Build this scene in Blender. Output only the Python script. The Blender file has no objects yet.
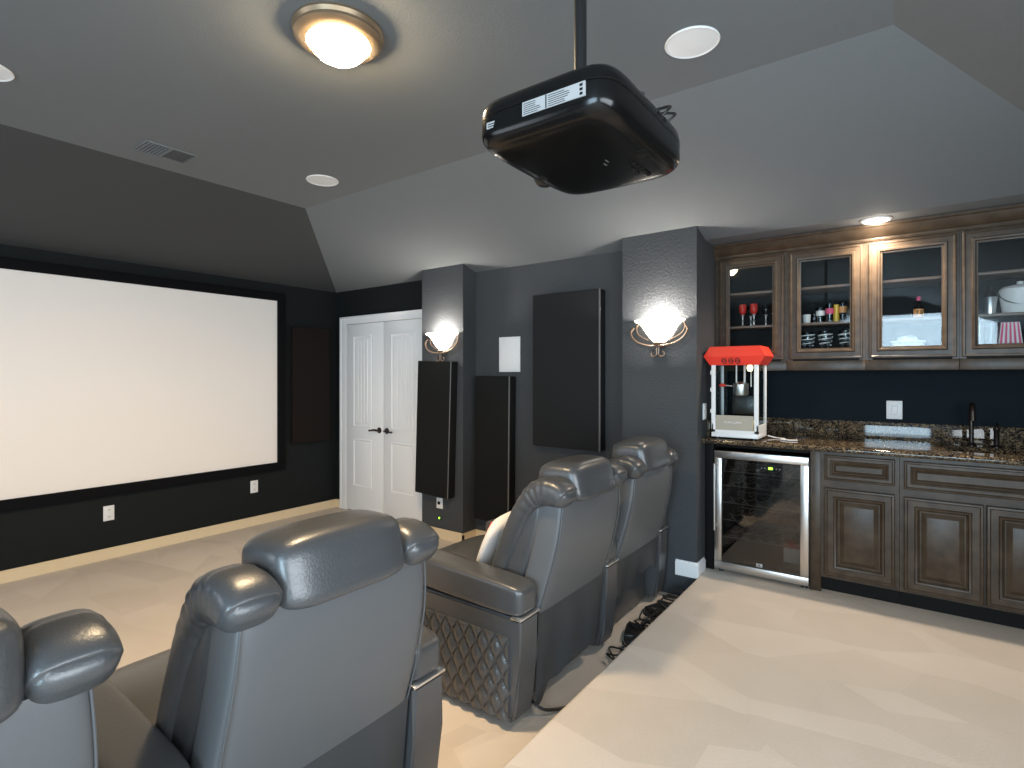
import bpy, bmesh, math, random
from mathutils import Vector, Matrix
random.seed(7)
S = bpy.context.scene
C = S.collection
PI = math.pi
R = math.radians

# ------------------------------------------------------------------ camera
YAW = R(36.15)
cam_d = bpy.data.cameras.new('camera')
cam = bpy.data.objects.new('camera', cam_d); C.objects.link(cam)
cam.location = (0, 0, 1.54)
cam.rotation_euler = (PI/2, 0, YAW)
cam_d.sensor_width = 36.0
cam_d.lens = 36.0*542/1024
cam_d.shift_y = -(384-375.5)/1024
cam_d.clip_start = 0.05
S.camera = cam

# ------------------------------------------------------------------ world, exposure, daylight
S.view_settings.view_transform = 'Standard'
S.view_settings.look = 'None'
S.view_settings.gamma = 1
S.view_settings.use_curve_mapping = False
S.view_settings.exposure = 1.0
W = bpy.data.worlds.new('world'); S.world = W; W.use_nodes = True
W.node_tree.nodes['Background'].inputs[0].default_value = (0.62, 0.78, 0.95, 1)
W.node_tree.nodes['Background'].inputs[1].default_value = 1.0

def area(name, loc, rot, sx, sy, power, col):
    l = bpy.data.lights.new(name, 'AREA'); l.shape = 'RECTANGLE'; l.size = sx; l.size_y = sy
    l.energy = power; l.color = col
    o = bpy.data.objects.new(name, l); o.location = loc; o.rotation_euler = rot; C.objects.link(o)
    return o
# daylight falling in through one window behind the camera and one beside it
area('window_daylight', (0.15, -3.17, 1.46), (R(90), 0, 0), 2.0, 2.25, 96, (0.60, 0.83, 1.0))
area('window_daylight', (-4.2, -3.17, 1.58), (R(90), 0, 0), 2.1, 1.8, 15, (0.92, 0.95, 1.0))  # added fill lamp for the screen side, set in a made-up window
area('window_daylight', (1.47, 0.0, 1.45), (R(90), 0, R(90)), 3.0, 1.2, 50, (0.86, 0.94, 1.0))

# ------------------------------------------------------------------ materials
def mat(name, col, rough=0.6, metal=0.0, spec=0.5, bump=None, emis=None, coat=0.0, var=None, sheen=0.0):
    m = bpy.data.materials.new(name); m.use_nodes = True
    n = m.node_tree.nodes; L = m.node_tree.links
    b = n['Principled BSDF']
    b.inputs['Base Color'].default_value = (*col, 1)
    b.inputs['Roughness'].default_value = rough
    b.inputs['Metallic'].default_value = metal
    b.inputs['Specular IOR Level'].default_value = spec
    b.inputs['Coat Weight'].default_value = coat
    b.inputs['Sheen Weight'].default_value = sheen
    tc = n.new('ShaderNodeTexCoord')
    if bump:
        sc, st, dist = bump
        t = n.new('ShaderNodeTexNoise'); t.inputs['Scale'].default_value = sc; t.inputs['Detail'].default_value = 4
        L.new(tc.outputs['Object'], t.inputs['Vector'])
        bp = n.new('ShaderNodeBump'); bp.inputs['Strength'].default_value = st; bp.inputs['Distance'].default_value = dist
        L.new(t.outputs['Fac'], bp.inputs['Height']); L.new(bp.outputs['Normal'], b.inputs['Normal'])
    if var:
        sc, c2, lo, hi = var
        t = n.new('ShaderNodeTexNoise'); t.inputs['Scale'].default_value = sc; t.inputs['Detail'].default_value = 5
        L.new(tc.outputs['Object'], t.inputs['Vector'])
        r = n.new('ShaderNodeMapRange'); r.inputs['From Min'].default_value = lo; r.inputs['From Max'].default_value = hi
        L.new(t.outputs['Fac'], r.inputs['Value'])
        mx = n.new('ShaderNodeMix'); mx.data_type = 'RGBA'
        mx.inputs['A'].default_value = (*col, 1); mx.inputs['B'].default_value = (*c2, 1)
        L.new(r.outputs['Result'], mx.inputs['Factor']); L.new(mx.outputs['Result'], b.inputs['Base Color'])
    if emis:
        b.inputs['Emission Color'].default_value = (*emis[0], 1); b.inputs['Emission Strength'].default_value = emis[1]
    return m

def glass(name, tint=(1, 1, 1), ior=1.5, boost=1.0):
    m = bpy.data.materials.new(name); m.use_nodes = True
    n = m.node_tree.nodes; L = m.node_tree.links; n.clear()
    out = n.new('ShaderNodeOutputMaterial'); mx = n.new('ShaderNodeMixShader')
    tr = n.new('ShaderNodeBsdfTransparent'); tr.inputs[0].default_value = (*tint, 1)
    gl = n.new('ShaderNodeBsdfGlossy'); gl.inputs['Roughness'].default_value = 0.02
    fr = n.new('ShaderNodeFresnel'); fr.inputs[0].default_value = ior
    mu = n.new('ShaderNodeMath'); mu.operation = 'MULTIPLY'; mu.inputs[1].default_value = boost; mu.use_clamp = True
    L.new(fr.outputs[0], mu.inputs[0]); L.new(mu.outputs[0], mx.inputs[0])
    L.new(tr.outputs[0], mx.inputs[1]); L.new(gl.outputs[0], mx.inputs[2]); L.new(mx.outputs[0], out.inputs[0])
    return m

M = {}
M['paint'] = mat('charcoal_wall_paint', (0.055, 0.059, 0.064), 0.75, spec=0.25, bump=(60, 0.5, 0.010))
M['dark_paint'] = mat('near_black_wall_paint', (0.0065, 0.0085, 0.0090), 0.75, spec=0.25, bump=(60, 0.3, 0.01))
M['navy_paint'] = mat('dark_navy_alcove_paint', (0.005, 0.010, 0.0145), 0.8, spec=0.2, bump=(60, 0.3, 0.01))
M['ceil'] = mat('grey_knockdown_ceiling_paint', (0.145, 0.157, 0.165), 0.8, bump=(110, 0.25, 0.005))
M['slope'] = mat('dark_grey_slope_paint', (0.045, 0.048, 0.050), 0.8, bump=(110, 0.25, 0.005))  # darker than the flat ceiling; used on the screen-side slope
M['trim'] = mat('cream_trim_paint', (0.76, 0.62, 0.42), 0.4)
M['white_trim'] = mat('white_door_paint', (0.84, 0.84, 0.84), 0.4)
M['white'] = mat('white_plastic', (0.78, 0.78, 0.78), 0.4)
M['leather'] = mat('charcoal_leather', (0.056, 0.058, 0.061), 0.33, spec=0.8, bump=(160, 0.18, 0.004))
M['vinyl'] = mat('charcoal_back_vinyl', (0.095, 0.098, 0.102), 0.45, spec=0.5, bump=(250, 0.1, 0.002))
M['stitch'] = mat('piping_leather', (0.085, 0.088, 0.092), 0.4)
M['chrome'] = mat('brushed_chrome', (0.88, 0.88, 0.88), 0.32, metal=1.0)
M['steel'] = mat('stainless_steel', (0.62, 0.60, 0.58), 0.30, metal=1.0, bump=(8, 0.05, 0.002))
M['black'] = mat('black_plastic', (0.012, 0.012, 0.012), 0.35)
M['blackgloss'] = mat('glossy_black_plastic', (0.004, 0.004, 0.004), 0.20, spec=0.4)
M['bronze'] = mat('oil_rubbed_bronze', (0.030, 0.022, 0.018), 0.32, metal=0.6)
M['sconce_metal'] = mat('antique_bronze_metal', (0.28, 0.20, 0.15), 0.38, metal=0.8)
M['fabric'] = mat('black_speaker_cloth', (0.010, 0.010, 0.010), 0.95, spec=0.2, bump=(500, 0.2, 0.002))
M['fabric2'] = mat('charcoal_acoustic_cloth', (0.017, 0.0175, 0.0185), 0.95, spec=0.2, bump=(500, 0.2, 0.002))
M['brownfabric'] = mat('dark_brown_acoustic_cloth', (0.012, 0.008, 0.007), 0.95, spec=0.2)
M['screen'] = mat('matte_white_screen', (0.90, 0.84, 0.79), 0.9, spec=0.1)
M['velvet'] = mat('black_velvet_frame', (0.006, 0.006, 0.007), 0.9, spec=0.1)
M['wood'] = mat('dark_glazed_wood', (0.042, 0.027, 0.016), 0.36, spec=0.32, var=(14, (0.074, 0.051, 0.033), 0.35, 0.7), bump=(30, 0.06, 0.004))
M['woodin'] = mat('dark_cabinet_interior', (0.016, 0.017, 0.018), 0.7, spec=0.2)
M['shelfwood'] = mat('shelf_wood', (0.20, 0.13, 0.10), 0.45)
M['kick'] = mat('toe_kick_black', (0.006, 0.0055, 0.005), 0.6, spec=0.15)
M['dome'] = mat('lit_frosted_glass', (0.9, 0.85, 0.75), 0.4, emis=((1.0, 0.76, 0.46), 98.0))
M['bowl'] = mat('lit_alabaster_glass', (0.9, 0.85, 0.75), 0.4, emis=((1.0, 0.90, 0.74), 3.0))
M['bulb'] = mat('lit_downlight_lamp', (1, 1, 1), 0.4, emis=((1.0, 0.86, 0.66), 25.0))
M['lamp'] = mat('lit_warm_lamp', (1, .9, .7), .4, emis=((1.0, 0.78, 0.42), 1.6))
M['nickel'] = mat('antique_brass_ring', (0.48, 0.36, 0.24), 0.35, metal=0.85)
M['red'] = mat('red_enamel', (0.80, 0.045, 0.025), 0.35)
M['darkred'] = mat('dark_red_print', (0.16, 0.01, 0.01), 0.5)
M['redglass'] = mat('red_glass', (0.62, 0.04, 0.03), 0.15)
M['clear'] = glass('clear_glass_ware', (0.86, 0.90, 0.92), 1.45, 1.6)
M['pane'] = glass('cabinet_pane_glass', (0.93, 0.95, 0.95), 1.5, 0.9)
M['popglass'] = glass('popcorn_case_glass', (0.92, 0.95, 0.95), 1.45, 0.25)
M['fridgeglass'] = glass('tinted_cooler_glass', (0.62, 0.60, 0.58), 1.55, 1.6)
M['acrylic'] = mat('frosted_acrylic', (0.42, 0.38, 0.31), 0.35)
M['popcorn'] = mat('yellow_popcorn', (0.80, 0.62, 0.25), 0.8, bump=(60, 1.0, 0.02))
M['led'] = mat('green_led_display', (0.05, 0.5, 0.02), 0.4, emis=((0.35, 1.0, 0.05), 1.6))
M['label'] = mat('silver_label_print', (0.42, 0.42, 0.42), 0.4)
M['grey'] = mat('mid_grey_print', (0.12, 0.12, 0.12), 0.5)
M['pink'] = mat('pink_stripe_card', (0.75, 0.10, 0.22), 0.6)
M['orange'] = mat('orange_label', (0.75, 0.35, 0.12), 0.5)
M['yellow'] = mat('yellow_drink_glass', (0.80, 0.50, 0.04), 0.3)
M['pillow'] = mat('white_pillow_cotton', (0.80, 0.79, 0.78), 0.9, bump=(80, 0.2, 0.003))
M['sink'] = mat('dark_sink_steel', (0.10, 0.09, 0.08), 0.35, metal=0.8)
M['cable'] = mat('black_cable_rubber', (0.012, 0.012, 0.012), 0.45)
M['frame_white'] = mat('window_frame_white', (0.75, 0.75, 0.75), 0.4)

def carpet_mat():
    m = bpy.data.materials.new('beige_cut_pile_carpet'); m.use_nodes = True
    n = m.node_tree.nodes; L = m.node_tree.links; b = n['Principled BSDF']
    b.inputs['Roughness'].default_value = 1.0; b.inputs['Specular IOR Level'].default_value = 0.1
    tc = n.new('ShaderNodeTexCoord')
    mp = n.new('ShaderNodeMapping'); mp.inputs['Scale'].default_value = (1.0, 2.2, 1); mp.inputs['Rotation'].default_value = (0, 0, R(12))
    L.new(tc.outputs['Object'], mp.inputs['Vector'])
    v = n.new('ShaderNodeTexVoronoi'); v.inputs['Scale'].default_value = 1.6; v.feature = 'F1'
    L.new(mp.outputs[0], v.inputs['Vector'])
    sep = n.new('ShaderNodeSeparateColor'); L.new(v.outputs['Color'], sep.inputs[0])
    t = n.new('ShaderNodeTexNoise'); t.inputs['Scale'].default_value = 350; L.new(tc.outputs['Object'], t.inputs['Vector'])
    t2 = n.new('ShaderNodeTexNoise'); t2.inputs['Scale'].default_value = 3; L.new(tc.outputs['Object'], t2.inputs['Vector'])
    a = n.new('ShaderNodeMath'); a.operation = 'MULTIPLY_ADD'; a.inputs[1].default_value = 0.36; a.inputs[2].default_value = 0.09
    L.new(sep.outputs[0], a.inputs[0])
    a2 = n.new('ShaderNodeMath'); a2.operation = 'MULTIPLY_ADD'; a2.inputs[1].default_value = 0.5
    L.new(t2.outputs['Fac'], a2.inputs[0]); L.new(a.outputs[0], a2.inputs[2])
    a3 = n.new('ShaderNodeMath'); a3.operation = 'MULTIPLY_ADD'; a3.inputs[1].default_value = 0.25
    L.new(t.outputs['Fac'], a3.inputs[0]); L.new(a2.outputs[0], a3.inputs[2])
    mx = n.new('ShaderNodeMix'); mx.data_type = 'RGBA'
    mx.inputs['A'].default_value = (0.52, 0.445, 0.375, 1); mx.inputs['B'].default_value = (0.73, 0.65, 0.57, 1)
    L.new(a3.outputs[0], mx.inputs['Factor']); L.new(mx.outputs['Result'], b.inputs['Base Color'])
    bp = n.new('ShaderNodeBump'); bp.inputs['Strength'].default_value = 0.5; bp.inputs['Distance'].default_value = 0.006
    L.new(t.outputs['Fac'], bp.inputs['Height']); L.new(bp.outputs['Normal'], b.inputs['Normal'])
    return m
M['carpet'] = carpet_mat()

def granite_mat():
    m = bpy.data.materials.new('brown_polished_granite'); m.use_nodes = True
    n = m.node_tree.nodes; L = m.node_tree.links; b = n['Principled BSDF']
    b.inputs['Roughness'].default_value = 0.045; b.inputs['Specular IOR Level'].default_value = 0.45
    tc = n.new('ShaderNodeTexCoord')
    v = n.new('ShaderNodeTexVoronoi'); v.inputs['Scale'].default_value = 150; L.new(tc.outputs['Object'], v.inputs['Vector'])
    t = n.new('ShaderNodeTexNoise'); t.inputs['Scale'].default_value = 22; t.inputs['Detail'].default_value = 6
    L.new(tc.outputs['Object'], t.inputs['Vector'])
    sep = n.new('ShaderNodeSeparateColor'); L.new(v.outputs['Color'], sep.inputs[0])
    a = n.new('ShaderNodeMath'); a.operation = 'MULTIPLY'; L.new(sep.outputs[0], a.inputs[0]); L.new(t.outputs['Fac'], a.inputs[1])
    r = n.new('ShaderNodeValToRGB'); L.new(a.outputs[0], r.inputs[0])
    e = r.color_ramp.elements
    e[0].position = 0.08; e[0].color = (0.012, 0.010, 0.009, 1)
    e[1].position = 0.45; e[1].color = (0.19, 0.135, 0.078, 1)
    x = e.new(0.25); x.color = (0.06, 0.042, 0.028, 1)
    L.new(r.outputs[0], b.inputs['Base Color'])
    return m
M['granite'] = granite_mat()

# ------------------------------------------------------------------ helpers
def obj(name, bm, m, parent=None, smooth=True, ang=35, loc=None, rot=None):
    bmesh.ops.recalc_face_normals(bm, faces=bm.faces)
    me = bpy.data.meshes.new(name); bm.to_mesh(me); bm.free()
    if smooth:
        for p in me.polygons: p.use_smooth = True
        me.set_sharp_from_angle(angle=R(ang))
    ms = m if isinstance(m, (list, tuple)) else [m]
    for k in ms: me.materials.append(M[k])
    o = bpy.data.objects.new(name, me); C.objects.link(o)
    if parent is not None: o.parent = parent
    if loc: o.location = loc
    if rot: o.rotation_euler = rot
    return o

def tag(o, label=None, cat=None, group=None, kind=None):
    if label: o['label'] = label
    if cat: o['category'] = cat
    if group: o['group'] = group
    if kind: o['kind'] = kind
    return o

def thing(name, label, cat, loc=(0, 0, 0), rot=(0, 0, 0), group=None):
    o = bpy.data.objects.new(name, None); C.objects.link(o); o.empty_display_size = 0.1
    o.location = loc; o.rotation_euler = rot
    return tag(o, label, cat, group)

def struct(name, bm, m, smooth=False):
    return tag(obj(name, bm, m, None, smooth), kind='structure')

def dup(o, parent=None):
    c = o.copy(); C.objects.link(c)
    if parent is not None: c.parent = parent
    for ch in list(o.children): dup(ch, c)
    return c

def box(bm, x0, x1, y0, y1, z0, z1, bev=0.0, seg=2, mi=0):
    r = bmesh.ops.create_cube(bm, size=1.0)
    vs = r['verts']
    for v in vs:
        v.co.x = x0 + (v.co.x+0.5)*(x1-x0); v.co.y = y0 + (v.co.y+0.5)*(y1-y0); v.co.z = z0 + (v.co.z+0.5)*(z1-z0)
    fs = list({f for v in vs for f in v.link_faces})
    for f in fs: f.material_index = mi
    if bev > 0:
        es = list({e for v in vs for e in v.link_edges})
        q = bmesh.ops.bevel(bm, geom=es, offset=bev, segments=seg, affect='EDGES', profile=0.5)
        vs = q['verts']
    return vs

def bx(*a, **k):
    bm = bmesh.new(); box(bm, *a, **k); return bm

def quad(bm, pts, mi=0):
    f = bm.faces.new([bm.verts.new(p) for p in pts]); f.material_index = mi; return f

def loft(bm, rings, cap0=True, cap1=True, closed=True, mi=0):
    vr = [[bm.verts.new(p) for p in r] for r in rings]
    n = len(vr[0])
    for a, b in zip(vr[:-1], vr[1:]):
        for i in range(n if closed else n-1):
            j = (i+1) % n
            f = bm.faces.new((a[i], a[j], b[j], b[i])); f.material_index = mi
    if cap0: bm.faces.new(list(reversed(vr[0]))).material_index = mi
    if cap1: bm.faces.new(vr[-1]).material_index = mi
    return vr

def lathe(prof, n=32, a0=0, a1=2*PI, cx=0, cy=0, cz=0, sy=1.0, bm=None, mi=0):
    bm = bm or bmesh.new()
    full = abs(a1-a0-2*PI) < 1e-6
    k = n if full else n+1
    rings = []
    for i in range(k):
        a = a0+(a1-a0)*i/n
        rings.append([(cx+r*math.cos(a), cy+r*math.sin(a)*sy, cz+z) for r, z in prof])
    vr = [[bm.verts.new(p) for p in r] for r in rings]
    for i in range(n):
        a, b = vr[i], vr[(i+1) % k]
        for j in range(len(prof)-1):
            try: bm.faces.new((a[j], b[j], b[j+1], a[j+1])).material_index = mi
            except ValueError: pass
    bmesh.ops.remove_doubles(bm, verts=bm.verts, dist=1e-5)
    return bm

def tube(bm, pts, r, n=10, cap=True, mi=0):
    P = [Vector(p) for p in pts]
    rings = []
    up = Vector((0, 0, 1))
    prev = None
    for i, p in enumerate(P):
        t = (P[min(i+1, len(P)-1)]-P[max(i-1, 0)]).normalized()
        if prev is None:
            a = t.cross(up)
            if a.length < 1e-3: a = t.cross(Vector((1, 0, 0)))
        else:
            a = prev - t*prev.dot(t)
        a.normalize(); prev = a; b = t.cross(a)
        rr = r[i] if isinstance(r, (list, tuple)) else r
        rings.append([p+(a*math.cos(2*PI*k/n)+b*math.sin(2*PI*k/n))*rr for k in range(n)])
    loft(bm, rings, cap, cap, mi=mi)
    return bm

def smoothpts(pts, k=6):
    P = [Vector(p) for p in pts]; out = []
    for i in range(len(P)-1):
        p0 = P[max(i-1, 0)]; p1 = P[i]; p2 = P[i+1]; p3 = P[min(i+2, len(P)-1)]
        for j in range(k):
            t = j/k
            out.append(0.5*((2*p1)+(-p0+p2)*t+(2*p0-5*p1+4*p2-p3)*t*t+(-p0+3*p1-3*p2+p3)*t**3))
    out.append(P[-1]); return out

def puff(hx, hy, hz, p=4.0, n=12, fn=None):
    """pillow-like rounded block centred on the origin"""
    bm = bmesh.new()
    bmesh.ops.create_cube(bm, size=2.0)
    bmesh.ops.subdivide_edges(bm, edges=bm.edges, cuts=n, use_grid_fill=True)
    for v in bm.verts:
        u = Vector([math.sin(c*PI/2)/math.sin(PI/2) for c in v.co])
        q = (abs(u.x)**p+abs(u.y)**p+abs(u.z)**p)**(1/p)
        u = u/q
        v.co = Vector((u.x*hx, u.y*hy, u.z*hz))
        if fn: v.co = Vector(fn(v.co))
    return bm

def sect(x0, x1, hy, z, cy=0, p=6, n=48):
    cx = (x0+x1)/2; hx = abs(x1-x0)/2; out = []
    for i in range(n):
        a = 2*PI*i/n; c, s = math.cos(a), math.sin(a)
        out.append((cx+hx*math.copysign(abs(c)**(2/p), c), cy+hy*math.copysign(abs(s)**(2/p), s), z))
    return out

def text_bm(txt, size, ext=0.001):
    cu = bpy.data.curves.new('t', 'FONT'); cu.body = txt; cu.size = size; cu.extrude = ext; cu.align_x = 'CENTER'; cu.align_y = 'CENTER'
    to = bpy.data.objects.new('t', cu); C.objects.link(to)
    bpy.context.view_layer.update()
    me = bpy.data.meshes.new_from_object(to)
    bm = bmesh.new(); bm.from_mesh(me)
    bpy.data.objects.remove(to); bpy.data.curves.remove(cu); bpy.data.meshes.remove(me)
    return bm

def xf(bm, loc=(0, 0, 0), rot=(0, 0, 0)):
    m = Matrix.Translation(loc) @ (Matrix.Rotation(rot[2], 4, 'Z') @ Matrix.Rotation(rot[1], 4, 'Y') @ Matrix.Rotation(rot[0], 4, 'X'))
    bmesh.ops.transform(bm, matrix=m, verts=bm.verts); return bm

# ------------------------------------------------------------------ the room
XL, XR, YF, YN = -5.43, 1.5, 3.93, -3.2
PZ, PX = 0.17, -1.16          # riser height and edge
ZC, ZW = 2.90, 2.515          # flat ceiling and wall top
AX1, AY = 0.86, 4.53          # alcove end and back
bm = bx(XL-0.15, AX1+0.8, YN-0.15, 4.7, -0.12, 0.0); struct('floor', bm, 'carpet')
# riser with a soft carpeted nose
bm = bmesh.new()
prof = [(PX, 0.0), (PX, PZ-0.03)] + [(PX+0.025-0.025*math.cos(a), PZ-0.025+0.025*math.sin(a)) for a in (0.3, 0.8, 1.2, PI/2)] + [(XR+0.05, PZ), (XR+0.05, 0.0)]
loft(bm, [[(x, YN, z) for x, z in prof], [(x, 3.75, z) for x, z in prof]])
box(bm, -1.17, AX1, 3.75, AY, 0.0, PZ)
struct('floor_riser', bm, 'carpet', smooth=True)
# walls
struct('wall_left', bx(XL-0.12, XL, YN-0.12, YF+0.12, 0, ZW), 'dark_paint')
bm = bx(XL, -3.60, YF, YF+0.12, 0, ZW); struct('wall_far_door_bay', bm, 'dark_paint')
bm = bx(-3.60, -1.40, YF, YF+0.12, 0, ZW); struct('wall_far', bm, 'paint')
struct('trim_1', bx(-3.826, -3.296, 3.75, YF+0.12, 0, ZW+0.1), 'paint')
struct('trim_2', bx(-1.718, -1.17, 3.75, AY+0.12, 0, ZW+0.1), 'paint')
struct('wall_alcove', bx(-1.17, AX1, AY, AY+0.12, PZ, 2.7), 'navy_paint')
struct('wall_alcove_right', bx(AX1, AX1+0.7, 3.95, AY+0.12, PZ, 2.7), 'paint')
bm = bmesh.new()
box(bm, XR, XR+0.12, YN, -1.5, 0, 2.5); box(bm, XR, XR+0.12, 1.5, 3.95, 0, 2.5); box(bm, XR, XR+0.12, -1.5, 1.5, 0, 0.85); box(bm, XR, XR+0.12, -1.5, 1.5, 2.05, 2.5)
struct('wall_right', bm, 'paint')
bm = bmesh.new()
for q in ((-1.5, -1.45, 0.85, 2.05), (1.45, 1.5, 0.85, 2.05), (-1.45, 1.45, 0.85, 0.9), (-1.45, 1.45, 2.0, 2.05), (-0.52, -0.48, 0.9, 2.0), (0.48, 0.52, 0.9, 2.0)):
    box(bm, XR+0.04, XR+0.09, q[0], q[1], q[2], q[3])
struct('window_3', bm, 'frame_white')
# near wall with a window opening and an added one for fill light
bm = bmesh.new()
wins = [(-5.25, -3.15, 0.68, 2.48), (-0.85, 1.15, 0.33, 2.60)]  # first window is made up to carry the fill lamp
xs = [XL, -4.5, -2.1, -0.85, 1.15, XR+0.1]
for a, b in ((XL-0.1, -5.25), (-3.15, -0.85), (1.15, XR+0.1)): box(bm, a, b, YN-0.12, YN, 0, 3.0)
box(bm, -5.25, -3.15, YN-0.12, YN, 0, 0.68); box(bm, -5.25, -3.15, YN-0.12, YN, 2.48, 3.0)
box(bm, -0.85, 1.15, YN-0.12, YN, 0, 0.33); box(bm, -0.85, 1.15, YN-0.12, YN, 2.60, 3.0)
struct('wall_near', bm, 'paint')
for i, (a, b, c, d) in enumerate(wins):
    bm = bmesh.new()
    for q in ((a, a+0.05, c, d), (b-0.05, b, c, d), (a, b, c, c+0.05), (a, b, d-0.05, d), ((a+b)/2-0.02, (a+b)/2+0.02, c, d)):
        box(bm, q[0], q[1], YN-0.09, YN-0.04, q[2], q[3])
    struct('window_%d' % (i+1), bm, 'frame_white')
# ceiling: flat centre, a slope on three sides, level soffit over the bar
EX, EY, BX = -3.96, 2.57, -0.045
k_far = (ZC-ZW)/(YF-EY)
def zf(y): return ZC-k_far*(y-EY)
kb = 0.43
gx = BX+(ZC-zf(3.95))/kb
bm = bmesh.new()
V = lambda x, y, z: bm.verts.new((x, y, z))
A = V(EX, EY, ZC); B_ = V(BX, EY, ZC); Cc = V(BX, YN, ZC); D_ = V(EX, YN, ZC)
E_ = V(XL, YF, ZW); F_ = V(XL, YN, ZW)
G = V(gx, 3.95, zf(3.95)); H = V(-1.17, 3.95, zf(3.95)); H2 = V(XL, 3.95, ZW-0.0056)
I = V(XR, 3.95, ZC-kb*(XR-BX)); J = V(XR, YN, ZC-kb*(XR-BX))
bm.faces.new((A, B_, Cc, D_)); bm.faces.new((A, D_, F_, E_))
bm.faces.new((A, E_, H2, H, G, B_)); bm.faces.new((B_, G, I, J, Cc))
K = V(gx, AY, zf(3.95)); Lv = V(-1.17, AY, zf(3.95))
bm.faces.new((H, Lv, K, G))
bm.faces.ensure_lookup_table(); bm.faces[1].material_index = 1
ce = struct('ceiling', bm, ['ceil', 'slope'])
# baseboards
def base(name, pts, h=0.09, z=0.0, m='trim'):
    bm = bmesh.new()
    for (x0, y0), (x1, y1), (nx, ny) in pts:
        t = 0.016
        if nx: box(bm, min(x0, x0+nx*t), max(x0, x0+nx*t), y0, y1, z, z+h-0.012); box(bm, min(x0, x0+nx*t*0.5), max(x0, x0+nx*t*0.5), y0, y1, z+h-0.012, z+h)
        else: box(bm, x0, x1, min(y0, y0+ny*t), max(y0, y0+ny*t), z, z+h-0.012); box(bm, x0, x1, min(y0, y0+ny*t*0.5), max(y0, y0+ny*t*0.5), z+h-0.012, z+h)
    return struct(name, bm, m)
base('baseboard_left', [((XL, YN), (XL, YF), (1, 0))])
base('baseboard_far', [((XL, YF), (-5.32, YF), (0, -1)), ((-3.842, 3.75), (-3.28, 3.75), (0, -1)), ((-3.296, 3.734), (-3.296, YF), (1, 0)), ((-3.296, YF), (-1.718, YF), (0, -1))])
base('baseboard_right', [((-1.315, 3.75), (-1.154, 3.75), (0, -1)), ((-1.17, 3.75), (-1.17, 3.90), (1, 0))], h=0.105, z=0.15, m='white_trim')

# ------------------------------------------------------------------ double door
def door_leaf(x0, x1, px0, px1, lever_x, sgn, idx):
    root = tag(obj('door_%d' % idx, bx(x0, x1, 3.902, 3.925, 0.012, 2.12, bev=0.003), 'white_trim'), kind='structure')
    for z0, z1, planks in ((0.96, 1.99, True), (0.29, 0.83, False)):
        bm = bmesh.new()
        rings = []
        top = 0.05 if planks else 0.0
        def rect(i, y): 
            return [(px0+i, y, z0+i), (px1-i, y, z0+i), (px1-i, y, z1-i), (px0+i, y, z1-i)]
        loft(bm, [rect(0, 3.903), rect(0, 3.896), rect(0.012, 3.893), rect(0.022, 3.899), rect(0.03, 3.900), rect(0.045, 3.896)], cap0=False)
        if planks:
            n = 4; w = (px1-px0-0.10)/n
            for k in range(n):
                box(bm, px0+0.05+k*w+0.004, px0+0.05+(k+1)*w-0.004, 3.889, 3.898, z0+0.05, z1-0.05, bev=0.003)
        obj('door_panel', bm, 'white_trim', root, ang=20)
    bm = lathe([(0.0, 0.0), (0.032, 0.0), (0.032, 0.008), (0.02, 0.014), (0.011, 0.02), (0.011, 0.045), (0, 0.045)], 24)
    xf(bm, (lever_x, 3.902, 0.945), (PI/2, 0, 0))
    tube(bm, smoothpts([(lever_x, 3.86, 0.945), (lever_x-sgn*0.03, 3.852, 0.95), (lever_x-sgn*0.07, 3.852, 0.945), (lever_x-sgn*0.11, 3.854, 0.938), (lever_x-sgn*0.125, 3.858, 0.945)]), [0.011]*12+[0.009]*12+[0.006])
    obj('door_handle', bm, 'bronze', root)
    return root
door_leaf(-5.20, -4.572, -5.075, -4.765, -4.63, 1, 1)
door_leaf(-4.568, -3.94, -4.445, -4.085, -4.51, -1, 2)
bm = bmesh.new()
for i, (o_, t) in enumerate(((0.0, 0.02), (0.012, 0.028), (0.06, 0.014))):
    pass
for x0, x1 in ((-5.32, -5.205), (-3.935, -3.83)):
    box(bm, x0, x1, 3.905, YF, 0, 2.205, bev=0.004); 
box(bm, -5.206, -3.934, 3.906, YF, 2.125, 2.204)
box(bm, -5.328, -5.30, 3.898, YF, 0, 2.19, bev=0.003); box(bm, -5.328, -3.83, 3.896, YF, 2.19, 2.212, bev=0.003)
struct('trim_3', bm, 'white_trim', smooth=True)
bm = bx(-5.21, -3.93, 3.926, 3.935, 0, 2.13); struct('trim_4', bm, 'kick')

# ------------------------------------------------------------------ projection screen
sc = thing('projection_screen', 'large blank white fixed-frame projection screen on the dark left wall', 'projection screen', (XL, 1.656, 1.475))
SY, SZ = 1.52, 0.856
obj('screen_surface', bx(0.012, 0.022, -SY, SY, -SZ, SZ), 'screen', sc)
bm = bmesh.new(); fw = 0.085
for r in ((-SY-fw, SY+fw, SZ, SZ+fw), (-SY-fw, SY+fw, -SZ-fw, -SZ), (-SY-fw, -SY, -SZ, SZ), (SY, SY+fw, -SZ, SZ)):
    box(bm, 0.0, 0.045, r[0], r[1], r[2], r[3], bev=0.004)
obj('screen_frame', bm, 'velvet', sc)

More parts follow.
